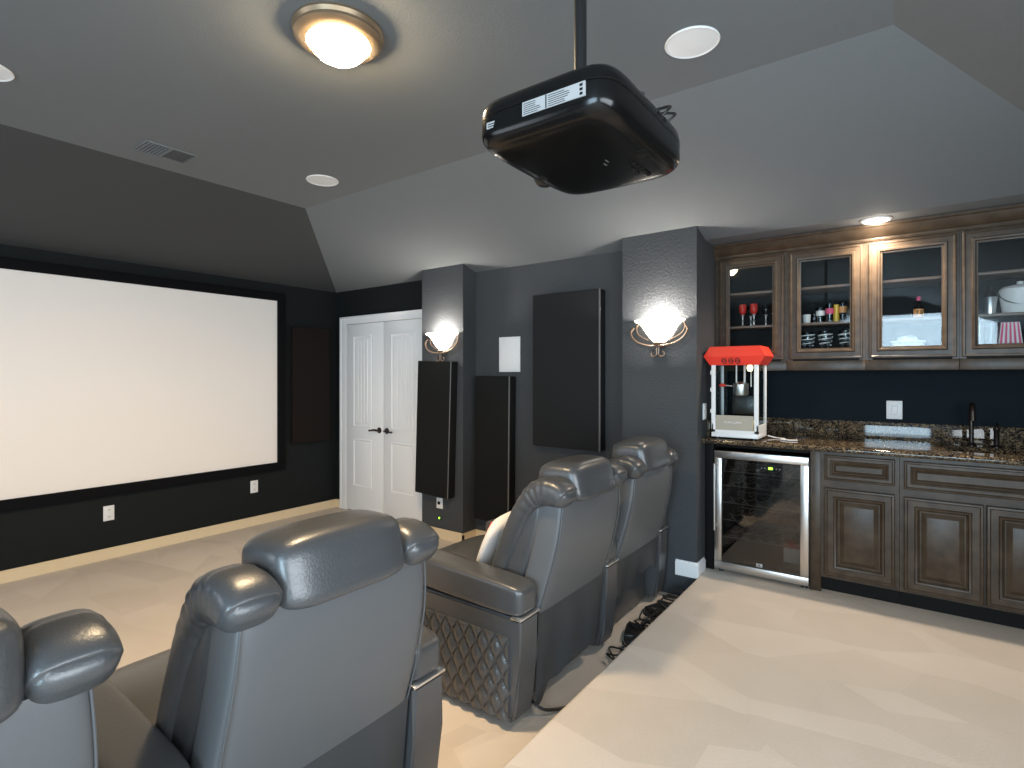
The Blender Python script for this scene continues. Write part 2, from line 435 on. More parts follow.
# ------------------------------------------------------------------ acoustic panels
def panel(name, label, cat, x0, x1, y0, y1, z0, z1, m, rot=(0, 0, 0), group=None):
    cx, cy, cz = (x0+x1)/2, (y0+y1)/2, (z0+z1)/2
    t = thing(name, label, cat, (cx, cy, cz), rot, group)
    hx, hy, hz = (x1-x0)/2, (y1-y0)/2, (z1-z0)/2
    obj('cloth_cover', bx(-hx, hx, -hy, hy, -hz, hz, bev=0.008, seg=3), m, t)
    return t
p = panel('acoustic_panel', 'narrow black panel hung slightly crooked below the left sconce', 'acoustic panel', -3.805, -3.375, 3.652, 3.748, 0.415, 1.675, 'fabric', (0, R(1.9), 0))
obj('edge_seam', bx(0.205, 0.218, -0.048, -0.043, -0.63, 0.63, bev=0.002), 'grey', p)  # pale strip paints in the highlight along the panel's front edge
p = panel('acoustic_panel', 'narrow charcoal panel below and left of the white wall plate', 'acoustic panel', -3.225, -2.83, 3.83, 3.928, 0.22, 1.535, 'fabric', (0, R(0.6), 0))
obj('edge_seam', bx(0.187, 0.20, -0.052, -0.045, -0.657, 0.657, bev=0.002), 'grey', p)
p = panel('acoustic_panel', 'wide charcoal acoustic panel right of the white wall plate', 'acoustic panel', -2.582, -1.946, 3.83, 3.928, 0.945, 2.222, 'fabric2')
obj('edge_seam', bx(0.308, 0.322, -0.052, -0.045, -0.638, 0.638, bev=0.002), 'grey', p)
panel('acoustic_panel', 'dark brown panel on the left wall beside the projection screen', 'acoustic panel', XL+0.002, XL+0.06, 3.34, 3.80, 0.80, 2.075, 'brownfabric')

# wall plates
def plate(name, label, cat, loc, rot, w, h, kind, group=None):
    t = thing(name, label, cat, loc, rot, group)
    obj('cover_plate', bx(-w/2, w/2, -0.008, 0, -h/2, h/2, bev=0.003), 'white', t)
    if kind == 'duplex':
        for z in (-0.028, 0.028):
            bm = bmesh.new(); box(bm, -0.014, 0.014, -0.011, -0.007, z-0.016, z+0.016, bev=0.003)
            o = obj('socket', bm, 'white', t)
            bm = bmesh.new(); box(bm, -0.007, -0.004, -0.0118, -0.0105, z-0.006, z+0.006); box(bm, 0.004, 0.007, -0.0118, -0.0105, z-0.005, z+0.005)
            obj('slot', bm, 'black', o)
    elif kind == 'rocker':
        obj('rocker', bx(-0.017, 0.017, -0.014, -0.006, -0.034, 0.034, bev=0.004), 'white', t)
    elif kind == 'grille':
        bm = bmesh.new(); box(bm, -w/2+0.012, w/2-0.012, -0.011, -0.007, -h/2+0.012, h/2-0.012, bev=0.002)
        obj('grille', bm, 'white', t)
    elif kind == 'jack':
        obj('jack', bx(-0.02, 0.01, -0.018, -0.006, -0.012, 0.016, bev=0.004), 'kick', t)
    return t
plate('wall_outlet', 'white outlet under the projection screen, nearer the camera', 'outlet', (XL, 1.68, 0.383), (0, 0, R(90)), 0.078, 0.125, 'duplex')
plate('wall_outlet', 'white outlet under the right end of the projection screen', 'outlet', (XL, 2.935, 0.398), (0, 0, R(90)), 0.078, 0.125, 'duplex')
plate('in_wall_speaker', 'white rectangular speaker cover on the grey wall between two panels', 'speaker', (-2.895, YF, 1.73), (0, 0, 0), 0.235, 0.315, 'grille')
plate('wall_jack_plate', 'small white wall plate below the crooked black panel', 'wall plate', (-3.585, 3.75, 0.33), (0, 0, 0), 0.08, 0.10, 'jack')
plate('light_switch', 'white rocker switch on the navy wall above the granite backsplash', 'switch', (-0.075, AY, 1.305), (0, 0, 0), 0.09, 0.125, 'rocker')
plate('wall_outlet', 'white outlet on the alcove side beside the popcorn machine', 'outlet', (-1.17, 3.915, 1.285), (0, 0, R(90)), 0.07, 0.115, 'duplex')
t = thing('indicator_light', 'tiny yellow-green indicator low on the column below the wall plate', 'indicator light', (-3.585, 3.75, 0.19))
obj('housing', bx(-0.012, 0.012, -0.010, 0, -0.014, 0.014, bev=0.003), 'black', t)
obj('lens', bx(-0.007, 0.007, -0.013, -0.008, -0.009, 0.009, bev=0.002), 'led', t)

# ------------------------------------------------------------------ ceiling fittings
def ceiling_speaker(x, y, label):
    t = thing('ceiling_speaker', label, 'ceiling speaker', (x, y, ZC), group='round white ceiling speakers')
    obj('trim_ring', lathe([(0.106, 0.0), (0.108, -0.004), (0.104, -0.008), (0.098, -0.006), (0.098, 0.0)], 48), 'white', t)
    obj('grille', lathe([(0, -0.006), (0.05, -0.0062), (0.098, -0.005), (0.098, 0)], 48), 'white', t)
ceiling_speaker(-0.711, 2.218, 'round white ceiling speaker right of the projector pole')
ceiling_speaker(-3.291, 2.268, 'round white ceiling speaker near the far left ceiling corner')
ceiling_speaker(-3.30, 0.55, 'round white ceiling speaker cut off by the left picture edge')

t = thing('flush_ceiling_light', 'lit dome ceiling light with a brass ring', 'ceiling light', (-1.815, 1.325, ZC))
obj('ring', lathe([(0.0, 0), (0.172, 0), (0.175, -0.012), (0.166, -0.024), (0.168, -0.036), (0.152, -0.048), (0.122, -0.054), (0.116, -0.04), (0.0, -0.03)], 56), 'nickel', t)
obj('glass_dome', lathe([(0.0, -0.122), (0.03, -0.120), (0.058, -0.112), (0.082, -0.098), (0.100, -0.080), (0.113, -0.058), (0.116, -0.046), (0.0, -0.042)], 56), 'dome', t)

l = bpy.data.lights.new('dome_glow', 'SPOT'); l.energy = 122; l.color = (1.0, 0.72, 0.42); l.spot_size = R(125); l.spot_blend = 1.0; l.shadow_soft_size = 0.12
o = bpy.data.objects.new('dome_glow', l); o.rotation_euler = (0, R(29), 0); o.location = (-1.815, 1.325, ZC-0.26); C.objects.link(o)
t = thing('air_vent', 'grey slatted air vent on the ceiling above the screen', 'air vent', (-3.645, 1.42, ZC))
bm = bmesh.new(); wx, wy = 0.09, 0.13
for r in ((-wx-0.012, wx+0.012, -wy-0.012, -wy), (-wx-0.012, wx+0.012, wy, wy+0.012), (-wx-0.012, -wx, -wy, wy), (wx, wx+0.012, -wy, wy)):
    box(bm, r[0], r[1], r[2], r[3], -0.008, 0.0, bev=0.002)
box(bm, -wx, wx, -0.006, 0.006, -0.008, 0)
obj('frame', bm, 'ceil', t)
obj('duct_opening', bx(-wx, wx, -wy, wy, -0.0015, 0.0), 'black', t)
for i in range(14):
    y = -wy+0.010+i*0.0185
    a = R(-40 if i < 7 else 40)
    hw_ = 0.0045 if i < 7 else 0.0022
    o = obj('slat', xf(bx(-wx, wx, -hw_, hw_, -0.0008, 0.0008), (0, y, -0.007), (a, 0, 0)), 'ceil', t, smooth=False)

# recessed downlight over the bar
DLX, DLY, DLZ = -0.16, 4.055, zf(3.95)
t = thing('recessed_downlight', 'lit round downlight in the soffit above the glass cabinets', 'ceiling light', (DLX, DLY, DLZ))
obj('trim_ring', lathe([(0.052, 0.0), (0.082, 0.0), (0.084, -0.004), (0.072, -0.010), (0.055, -0.006), (0.052, 0)], 40), 'white', t)
obj('lamp', lathe([(0, -0.018), (0.03, -0.016), (0.052, -0.006), (0.052, 0)], 40), 'bulb', t)
l = bpy.data.lights.new('downlight_glow', 'SPOT'); l.energy = 55; l.color = (1.0, 0.84, 0.66); l.spot_size = R(150); l.spot_blend = 0.8; l.shadow_soft_size = 0.05
o = bpy.data.objects.new('downlight_glow', l); o.location = (DLX, DLY, DLZ-0.03); C.objects.link(o)
l = bpy.data.lights.new('downlight_spill', 'POINT'); l.energy = 1.2; l.color = (1.0, 0.86, 0.70); l.shadow_soft_size = 0.03
o = bpy.data.objects.new('downlight_spill', l); o.location = (DLX, DLY, DLZ-0.045); C.objects.link(o)

# ------------------------------------------------------------------ sconces
def sconce(x, label):
    t = thing('wall_sconce', label, 'wall sconce', (x, 3.75, 1.80), group='lit bowl sconces on the columns')
    prof = [(0.0, -0.03), (0.045, -0.02), (0.075, 0.01), (0.10, 0.045), (0.125, 0.085), (0.150, 0.112), (0.178, 0.124), (0.180, 0.134), (0.168, 0.134), (0.140, 0.118), (0.115, 0.09), (0.09, 0.05), (0.065, 0.015), (0.03, -0.01), (0.0, -0.015)]
    obj('glass_bowl', lathe(prof, 40, PI, 2*PI, 0, -0.012, 0, sy=0.88), 'bowl', t)
    # back plate, cradle arcs and scrolls
    bm = bmesh.new()
    pr = [(0.0, 0.0), (0.055, 0.0), (0.05, 0.012), (0.0, 0.014)]
    b2 = lathe(pr, 28); xf(b2, (0, 0, -0.01), (PI/2, 0, 0))
    obj('back_plate', b2, 'sconce_metal', t)
    for s in (-1, 1):
        bm = bmesh.new()
        pts = [(s*0.19, -0.03, 0.085), (s*0.205, -0.045, 0.055), (s*0.19, -0.06, 0.015), (s*0.15, -0.07, -0.02), (s*0.10, -0.075, -0.04), (s*0.05, -0.075, -0.05), (0, -0.07, -0.052)]
        P = smoothpts(pts)
        tube(bm, P, 0.007, 8)
        P = [(p.x, p.y+0.02, p.z+0.016) for p in smoothpts([(s*0.165, -0.02, 0.10), (s*0.178, -0.03, 0.07), (s*0.165, -0.04, 0.03), (s*0.13, -0.05, 0.0), (s*0.08, -0.055, -0.025)])]
        tube(bm, P, 0.005, 8)
        obj('cradle_arm', bm, 'sconce_metal', t)
        bm = bmesh.new()
        cxs, czs = s*0.032, -0.105
        pts = [(s*0.004, -0.06, -0.05), (s*0.008, -0.06, -0.075)]
        for k in range(14):
            a = PI - 0.2 + k*0.36
            rr = 0.026-0.0011*k
            pts.append((cxs+s*rr*math.cos(a), -0.06, czs+rr*math.sin(a)))
        tube(bm, smoothpts(pts, 3), 0.0055, 8)
        obj('scroll', bm, 'sconce_metal', t)
    b2 = lathe([(0, -0.065), (0.012, -0.06), (0.022, -0.045), (0.03, -0.03), (0.02, -0.022), (0, -0.02)], 20, cy=-0.06)
    obj('finial', b2, 'sconce_metal', t)
    l = bpy.data.lights.new('sconce_glow', 'POINT'); l.energy = 13; l.color = (1.0, 0.94, 0.87); l.shadow_soft_size = 0.03
    o = bpy.data.objects.new('sconce_glow', l); o.location = (x, 3.645, 1.893); C.objects.link(o)
sconce(-3.525, 'lit bowl sconce on the narrow column above the crooked black panel')
sconce(-1.425, 'lit bowl sconce on the column beside the popcorn machine')

# ------------------------------------------------------------------ projector
PXC, PYC, PB, PT = -0.735, 1.358, 2.134, 2.264
pj = thing('ceiling_projector', 'black projector hanging from the ceiling on a pole', 'projector', (PXC, PYC, PB))
hx, hy, hh = 0.204, 0.260, PT-PB
def pring(ins, z, lift=0.0, n=96, p=7):
    out = []
    for i in range(n):
        a = 2*PI*i/n; c, s = math.cos(a), math.sin(a)
        x = (hx-ins)*math.copysign(abs(c)**(2/p), c); y = (hy-ins)*math.copysign(abs(s)**(2/p), s)
        out.append((x, y, z + lift*((x/hx)**2+(y/hy)**2)))
    return out
bm = bmesh.new()
loft(bm, [pring(0.12, 0.0, 0.002), pring(0.05, 0.0005, 0.003), pring(0.020, 0.002, 0.005), pring(0.010, 0.007, 0.007), pring(0.003, 0.018, 0.006), pring(0.0, 0.034, 0.004),
          pring(0.001, hh-0.035), pring(0.004, hh-0.02), pring(0.012, hh-0.008), pring(0.03, hh)])
obj('housing', bm, 'blackgloss', pj, ang=60)
# seam line between the two shells
bm = bmesh.new(); loft(bm, [pring(-0.0012, 0.0815), pring(-0.0012, 0.084)], False, False); obj('shell_seam', bm, 'kick', pj)
# lens on the screen-facing side
bm = lathe([(0.0, 0.0), (0.045, 0.0), (0.045, 0.03), (0.04, 0.045), (0.034, 0.045), (0.03, 0.02), (0, 0.02)], 32)
xf(bm, (-hx+0.028, 0.10, 0.052), (0, -PI/2, 0)); obj('lens', bm, 'black', pj)
obj('foot', xf(lathe([(0, -0.016), (0.016, -0.016), (0.019, -0.008), (0.019, 0.01), (0, 0.01)], 20), (-0.155, 0.02, 0.018)), 'black', pj)
obj('foot', xf(lathe([(0, -0.012), (0.014, -0.012), (0.017, -0.006), (0.017, 0.01), (0, 0.01)], 20), (-0.13, -0.19, hh+0.004)), 'black', pj)
# mount plate, knobs, arms
bm = bmesh.new(); box(bm, -0.09, 0.09, -0.11, 0.11, hh+0.012, hh+0.018, bev=0.002)
for sx in (-1, 1):
    for sy in (-1, 1):
        tube(bm, [(sx*0.08, sy*0.10, hh-0.004), (sx*0.08, sy*0.10, hh+0.014)], 0.009)
obj('mount_plate', bm, 'black', pj)
obj('pole_collar', lathe([(0, 0.0), (0.04, 0.0), (0.04, 0.012), (0.027, 0.03), (0.027, 0.06), (0, 0.06)], 28, cx=-0.012, cy=-0.008, cz=hh+0.016), 'black', pj)
obj('knob', xf(lathe([(0, 0), (0.02, 0), (0.02, 0.03), (0, 0.03)], 24), (0.15, 0.01, hh-0.004)), 'black', pj)
b2 = bmesh.new()
tube(b2, smoothpts([(0.19, 0.06, hh-0.03), (0.212, 0.07, hh-0.008), (0.205, 0.10, hh+0.016), (0.16, 0.10, hh+0.02), (0.10, 0.06, hh+0.03), (0.02, 0.01, hh+0.05)]), 0.004, 8)
tube(b2, smoothpts([(0.19, 0.10, hh-0.03), (0.214, 0.11, hh-0.01), (0.205, 0.14, hh+0.012), (0.17, 0.13, hh+0.018), (0.08, 0.10, hh+0.03)]), 0.0035, 8)
obj('cable', b2, 'cable', pj)
obj('pole', lathe([(0, 0.0), (0.0178, 0.0), (0.0178, ZC-PB-hh-0.04), (0, ZC-PB-hh-0.04)], 28, cx=-0.012, cy=-0.008, cz=hh+0.04), 'black', pj)
obj('ceiling_plate', lathe([(0, 0), (0.06, 0), (0.055, -0.012), (0.02, -0.02), (0, -0.02)], 32, cx=-0.012, cy=-0.008, cz=ZC-PB), 'black', pj)
# stickers on the side facing the camera, with print lines
ly = -hy-0.0006
bm = bmesh.new(); box(bm, -0.035, 0.140, ly-0.0006, ly+0.003, 0.046, 0.080)
st = obj('spec_sticker', bm, 'label', pj)
bm = bmesh.new()
for k in range(6):
    z = 0.049+k*0.005
    for a, b in ((-0.031, 0.030), (0.040, 0.118)):
        w = (b-a)*random.uniform(0.55, 0.98); box(bm, a, a+w, ly-0.0012, ly, z, z+0.0014)
box(bm, 0.033, 0.036, ly-0.0012, ly, 0.047, 0.079)
for k in range(3): box(bm, 0.126, 0.134, ly-0.0012, ly, 0.050+k*0.010, 0.056+k*0.010)
obj('sticker_print', bm, 'kick', st)
bm = bmesh.new(); box(bm, -0.150, -0.110, ly+0.0022, ly+0.012, 0.046, 0.062)
st = obj('serial_sticker', bm, 'label', pj)
bm = bmesh.new()
for k in range(2): box(bm, -0.146, -0.114, ly+0.0016, ly+0.003, 0.049+k*0.006, 0.0515+k*0.006)
obj('sticker_print', bm, 'kick', st)
# printed marks and port on the underside
bm = bmesh.new()
for k in range(5): box(bm, 0.110, 0.121, 0.06+k*0.026, 0.078+k*0.026, -0.0006, 0.006, mi=0)
for k in range(3): box(bm, 0.096, 0.100, 0.07+k*0.03, 0.085+k*0.03, -0.0006, 0.006)
obj('control_buttons', bm, 'kick', pj)
bm = bmesh.new()
for k in range(4): box(bm, -0.150+k*0.012, -0.143+k*0.012, -0.02, 0.07-0.01*k, 0.0035, 0.012)
obj('printed_text', bm, 'grey', pj)
bm = bmesh.new(); box(bm, 0.06, 0.063, 0.0, 0.02, -0.0004, 0.004); box(bm, 0.045, 0.048, 0.02, 0.04, -0.0004, 0.004); obj('printed_mark', bm, 'grey', pj)
obj('port_recess', bx(0.135, 0.172, 0.0, 0.045, 0.0008, 0.02, bev=0.003), 'kick', pj)

# ------------------------------------------------------------------ recliners
def diamond(bm, x0, x1, z0, z1, y, nx, nz, depth, sgn=-1, cells=10):
    NX, NZ = nx*cells, nz*cells
    grid = []
    for j in range(NZ+1):
        row = []
        for i in range(NX+1):
            u = i/cells; v = j/cells
            a = u+v; b = u-v
            h = (abs(math.sin(PI*a))*abs(math.sin(PI*b)))**0.45
            row.append(bm.verts.new((x0+(x1-x0)*i/NX, y+sgn*depth*h, z0+(z1-z0)*j/NZ)))
        grid.append(row)
    for j in range(NZ):
        for i in range(NX):
            bm.faces.new((grid[j][i], grid[j][i+1], grid[j+1][i+1], grid[j+1][i]))
    bnd = [e for e in bm.edges if e.is_boundary]
    r = bmesh.ops.extrude_edge_only(bm, edges=bnd)
    for v in [g for g in r['geom'] if isinstance(g, bmesh.types.BMVert)]: v.co.y -= sgn*0.02

def arm(root, y0, y1, outer=None):
    """armrest between y0 and y1 (local), rear at x=0, front at x=-0.88"""
    bm = bmesh.new()
    prof = [(-0.045, 0.03), (-0.025, 0.10), (-0.008, 0.30), (0.0, 0.49), (-0.86, 0.50), (-0.90, 0.42), (-0.90, 0.12), (-0.86, 0.03)]
    loft(bm, [[(x, y0, z) for x, z in prof], [(x, y1, z) for x, z in prof]])
    bmesh.ops.bevel(bm, geom=list(bm.edges), offset=0.012, segments=3, affect='EDGES')
    a = obj('arm', bm, 'leather', root, ang=50)
    # padded top
    def f(c):
        x, y, z = c
        X = x-0.345
        t = min(1, max(0, -X/0.60))
        return (X, y+(y0+y1)/2, z*(1+0.10*t)+0.558+0.022*t)
    obj('arm_pad', puff(0.345, (y1-y0)/2+0.004, 0.068, 7, 14, f), 'leather', a, ang=80)
    obj('metal_trim', bx(-0.05, 0.004, y0-0.003, y1+0.003, 0.487, 0.497, bev=0.002), 'chrome', a)
    # cup holder towards the front
    cy = (y0+y1)/2
    bm = bx(-0.87, -0.68, y0+0.006, y1-0.006, 0.49, 0.60, bev=0.018, seg=3)
    obj('arm_front', bm, 'leather', a, ang=50)
    obj('cup_holder', lathe([(0.0, -0.002), (0.040, -0.002), (0.043, 0.006), (0.052, 0.008), (0.056, 0.004), (0.056, -0.004), (0, -0.004)], 32, cx=-0.765, cy=cy, cz=0.603), 'chrome', a)
    obj('cup_well', lathe([(0, 0), (0.036, 0)], 32, cx=-0.765, cy=cy, cz=0.6035), 'kick', a)
    if outer is not None:
        bm = bmesh.new()
        diamond(bm, -0.80, -0.055, 0.045, 0.405, outer, 10, 3, 0.017, -1 if outer <= y0 else 1)
        obj('quilted_panel', bm, 'leather', a, ang=60)
    return a

def recliner(name, label, loc, left=True, right=True, q=None, flap_z=0.08, hr_up=0.0, group='theater recliners in a row'):
    root = thing(name, label, 'recliner', loc, group=group)
    # base under the seat
    obj('base', bx(-0.82, -0.10, -0.33, 0.33, 0.02, 0.30, bev=0.02), 'leather', root)
    # rear shell with piping
    bm = bmesh.new()
    lv = [(0.465, -0.005, 0.325), (0.52, 0.012, 0.325), (0.60, 0.038, 0.322), (0.70, 0.066, 0.318), (0.80, 0.088, 0.312), (0.88, 0.098, 0.306), (0.95, 0.100, 0.30), (0.975, 0.095, 0.296)]
    rings = [sect(xr-0.15, xr, w, z, 0, 9, 64) for z, xr, w in lv]
    loft(bm, rings)
    obj('back_shell', bm, 'vinyl', root, ang=50)
    for s in (-1, 1):
        bm = bmesh.new()
        tube(bm, smoothpts([(xr-0.006, s*(w-0.006), z) for z, xr, w in lv], 3), 0.003, 8)
        obj('piping', bm, 'stitch', root)
    # thick front cushion with swept wings
    bm = bmesh.new()
    fr = [(0.47, -0.31, -0.13, 0.318), (0.56, -0.285, -0.09, 0.320), (0.65, -0.26, -0.06, 0.320), (0.74, -0.225, -0.03, 0.318), (0.82, -0.195, -0.01, 0.314), (0.89, -0.155, 0.000, 0.310), (0.95, -0.11, 0.006, 0.30), (1.00, -0.075, 0.0, 0.28), (1.01, -0.05, -0.02, 0.26)]
    zs = []
    for i in range(len(fr)-1):
        for k in range(5):
            t = k/5; zs.append(tuple(a+(b-a)*t for a, b in zip(fr[i], fr[i+1])))
    zs.append(fr[-1])
    rings = []
    for z, x0, x1, w in zs:
        r = sect(x0, x1, w, z, 0, 5, 72)
        wr = 0.0
        rings.append([(x+wr*(abs(y)/w)**6, y+(wr if y > 0 else -wr)*(abs(y)/w)**6, zz+0.02*(abs(y)/w)**4*(1 if z > .9 else 0)) for x, y, zz in r])
    loft(bm, rings)
    obj('back_cushion', bm, 'leather', root, ang=60)
    # side bolsters: rolls that start behind the ears and sweep down to the arms
    for s in (-1, 1):
        path = smoothpts([(0.098, 0, 0.990), (0.075, 0, 1.006), (0.02, 0, 1.012), (-0.03, 0, 1.000), (-0.075, 0, 0.965), (-0.125, 0, 0.895), (-0.165, 0, 0.815), (-0.20, 0, 0.73), (-0.235, 0, 0.64), (-0.265, 0, 0.555)], 6)
        n = len(path); rings = []
        for i, pnt in enumerate(path):
            t = i/(n-1)
            tan = (path[min(i+1, n-1)]-path[max(i-1, 0)]).normalized()
            nor = Vector((-tan.z, 0, tan.x))
            hw = 0.074-0.014*min(1, t*1.6); ht = 0.051+0.012*math.sin(min(1, t*2)*PI) if t < 0.5 else 0.051
            endk = min(1.0, math.sqrt(max(0.02, 1-(1-min(1, t/0.045))**2)))
            hw *= 0.93+0.07*endk; ht *= 0.90+0.10*endk
            pl_ = 0.0028*math.sin(t*95+s)*max(0, 1-abs(t-0.38)/0.26)
            ring = []
            for q in range(28):
                a = 2*PI*q/28; ca, sa = math.cos(a), math.sin(a); e = 2/3.2
                u = math.copysign(abs(ca)**e, ca)*(hw+pl_); v = math.copysign(abs(sa)**e, sa)*(ht+pl_)
                ring.append((pnt.x+nor.x*v, s*(0.270+0.004*t)+u, pnt.z+nor.z*v))
            rings.append(ring)
        c0 = Vector((path[0].x, s*0.270, path[0].z)); out = (path[0]-path[1]).normalized()
        ends = []
        for off, k in ((0.030, 0.30), (0.028, 0.52), (0.023, 0.72), (0.015, 0.87), (0.007, 0.96)):
            ends.append([tuple(c0+(Vector(q)-c0)*k+out*off) for q in rings[0]])
        bm = bmesh.new(); loft(bm, ends+rings)
        obj('side_bolster', bm, 'leather', root, ang=60)
    # headrest
    def f(c):
        x, y, z = c
        b = 1-(abs(y)/0.215)**3
        zz = z + 1.036 + hr_up + 0.010*b*(1 if z > 0 else 0)
        if z > 0: zz -= 0.020*max(0, -x/0.12)**2
        return (x*(1-0.12*z/0.1) + 0.004 - 0.012*(z/0.1), y, zz)
    obj('headrest', puff(0.124, 0.205, 0.086, 5.5, 20, f), 'leather', root, ang=80)
    obj('headrest_post', bx(-0.03, 0.05, -0.15, 0.15, 0.90, 1.0, bev=0.01), 'kick', root)
    # hanging rear flap of vinyl
    bm = bmesh.new(); NX, NZ = 40, 12
    rnd = random.Random(int(loc[1]*1000))
    ph = rnd.uniform(0, 6)
    g = []
    for j in range(NZ+1):
        t = j/NZ; row = []
        for i in range(NX+1):
            u = i/NX; y = -0.325+0.65*u
            zb = flap_z + 0.02*math.sin(u*9+ph) + 0.014*math.sin(u*23+ph) - (0.05*max(0, 1-u/0.12) if flap_z < 0.2 else 0) + 0.05*u
            z = 0.478*(1-t)+zb*t
            x = -0.012 + 0.012*t*math.sin(u*7+ph) + 0.008*t*math.sin(u*17) - 0.02*t
            row.append(bm.verts.new((x, y, z)))
        g.append(row)
    for j in range(NZ):
        for i in range(NX): bm.faces.new((g[j][i], g[j][i+1], g[j+1][i+1], g[j+1][i]))
    bmesh.ops.solidify(bm, geom=bm.faces[:], thickness=0.006)
    obj('rear_flap', bm, 'vinyl', root, ang=60)
    # seat, footrest
    def f(c):
        x, y, z = c
        return (x-0.60, y, z + 0.475 + 0.012*math.cos(x*9) - 0.02*max(0, (-x-0.15)/0.2))
    obj('seat_cushion', puff(0.30, 0.335, 0.085, 6, 16, f), 'leather', root, ang=80)
    def f(c):
        x, y, z = c
        return (x-0.90, y, z+0.29)
    fr_ = obj('footrest', puff(0.045, 0.335, 0.19, 6, 10, f), 'leather', root, ang=80)
    if left: arm(root, -0.485, -0.340, -0.485 if q else None)
    if right: arm(root, 0.340, 0.485, None)
    return root
X0 = -1.335
recliner('theater_recliner', 'grey leather recliner cut off by the left picture edge', (X0, 0.062, 0), left=False, right=False)
recliner('theater_recliner', 'largest grey leather recliner, nearest the camera, seen from behind', (X0, 0.9325, 0))
recliner('theater_recliner', 'grey leather recliner with a diamond-quilted arm side and a white pillow', (X0, 2.3725, 0), q=True)
recliner('theater_recliner', 'grey leather recliner farthest away, beside the column', (X0-0.01, 3.192, 0), left=False, flap_z=0.23, hr_up=0.02)

# white pillow on the quilted recliner
pl = thing('throw_pillow', 'white throw pillow with a red patch leaning in the quilted recliner', 'pillow', (X0-0.385, 2.30, 0.665), (0, R(24), 0))
def f(c):
    x, y, z = c
    k = 1-0.5*max(abs(y)/0.2, abs(z)/0.2)**4
    return (x*k, y*(1-0.05*abs(z)/0.2), z*(1-0.05*abs(y)/0.2))
obj('cover', puff(0.060, 0.20, 0.185, 3.2, 14, f), 'pillow', pl, ang=80)
bm = bmesh.new()
pts = []
for k in range(10):
    a = 2*PI*k/10+0.3; rr = 0.045 if k % 2 == 0 else 0.025
    pts.append((rr*math.cos(a), rr*math.sin(a)))
loft(bm, [[(-0.008, a, b) for a, b in pts], [(0.008, a, b) for a, b in pts]])
obj('red_patch', xf(bm, (-0.046, -0.12, 0.07), (0, 0, R(25))), 'red', pl)

# cable clutter behind the last recliner
def squiggle(seed, n, x0, x1, y0, y1, z=0.008, zz=0.05):
    rn = random.Random(seed); P = []
    for i in range(n):
        P.append((rn.uniform(x0, x1), y0+(y1-y0)*i/(n-1)+rn.uniform(-0.08, 0.08), z+abs(rn.gauss(0, 1))*zz))
    return smoothpts(P, 6)
for i, (y0, y1) in enumerate(((2.66, 2.98), (3.02, 3.32), (3.36, 3.66))):
    bm = bmesh.new()
    for k in range(4): tube(bm, squiggle(i*9+k, 9, -1.36, -1.18, y0, y1, 0.008, 0.03), 0.005, 8)
    o = obj('power_cable', bm, 'cable'); o.location = (0, 0, 0)
    tag(o, ['tangled black cables on the floor, nearest bundle behind the far recliner', 'tangled black cables on the floor, middle bundle behind the far recliner', 'tangled black cables on the floor, bundle nearest the column'][i], 'cable', 'tangled cables behind the recliners')
for i, (x, y, r_) in enumerate(((-1.31, 3.0, 0.3), (-1.31, 3.40, -0.4))):
    t = thing('power_supply', ['black power brick among the cables near the middle armrest', 'black power brick among the cables nearer the column'][i], 'power supply', (x, y, 0), (0, 0, r_))
    obj('brick', bx(-0.045, 0.045, -0.08, 0.08, 0.0, 0.045, bev=0.008), 'black', t)
    bm = bmesh.new(); tube(bm, smoothpts([(0, 0.08, 0.02), (0.02, 0.12, 0.02), (0.0, 0.17, 0.01)]), 0.005, 8)
    obj('cord', bm, 'cable', t)
# loose strap trailing under the quilted recliner
bm = bmesh.new(); tube(bm, smoothpts([(-1.40, 2.06, 0.05), (-1.33, 2.08, 0.02), (-1.26, 2.20, 0.008), (-1.24, 2.35, 0.008), (-1.20, 2.46, 0.012)]), 0.007, 8)
tag(obj('power_cable', bm, 'cable'), 'single black cable on the floor behind the quilted recliner', 'cable')

# ------------------------------------------------------------------ bar cabinets
def rp(bm, x0, x1, z0, z1, y, prof, cap=True):
    """stepped rings inside a rectangle, front faces -Y; prof = (inset, forward)"""
    prof = [(i, f_*1.35) for i, f_ in prof]
    loft(bm, [[(x0+i, y-f_, z0+i), (x1-i, y-f_, z0+i), (x1-i, y-f_, z1-i), (x0+i, y-f_, z1-i)] for i, f_ in prof], cap0=True, cap1=cap)
RP_DOOR = [(0, 0), (0, 0.017), (0.004, 0.020), (0.012, 0.021), (0.018, 0.017), (0.048, 0.017), (0.053, 0.023), (0.062, 0.021), (0.066, 0.013), (0.074, 0.008), (0.080, 0.008), (0.102, 0.017), (0.106, 0.018)]
RP_DRAW = [(0, 0), (0, 0.017), (0.004, 0.020), (0.010, 0.021), (0.015, 0.017), (0.030, 0.017), (0.034, 0.022), (0.040, 0.020), (0.043, 0.012), (0.050, 0.010), (0.062, 0.017)]
YB = 3.922
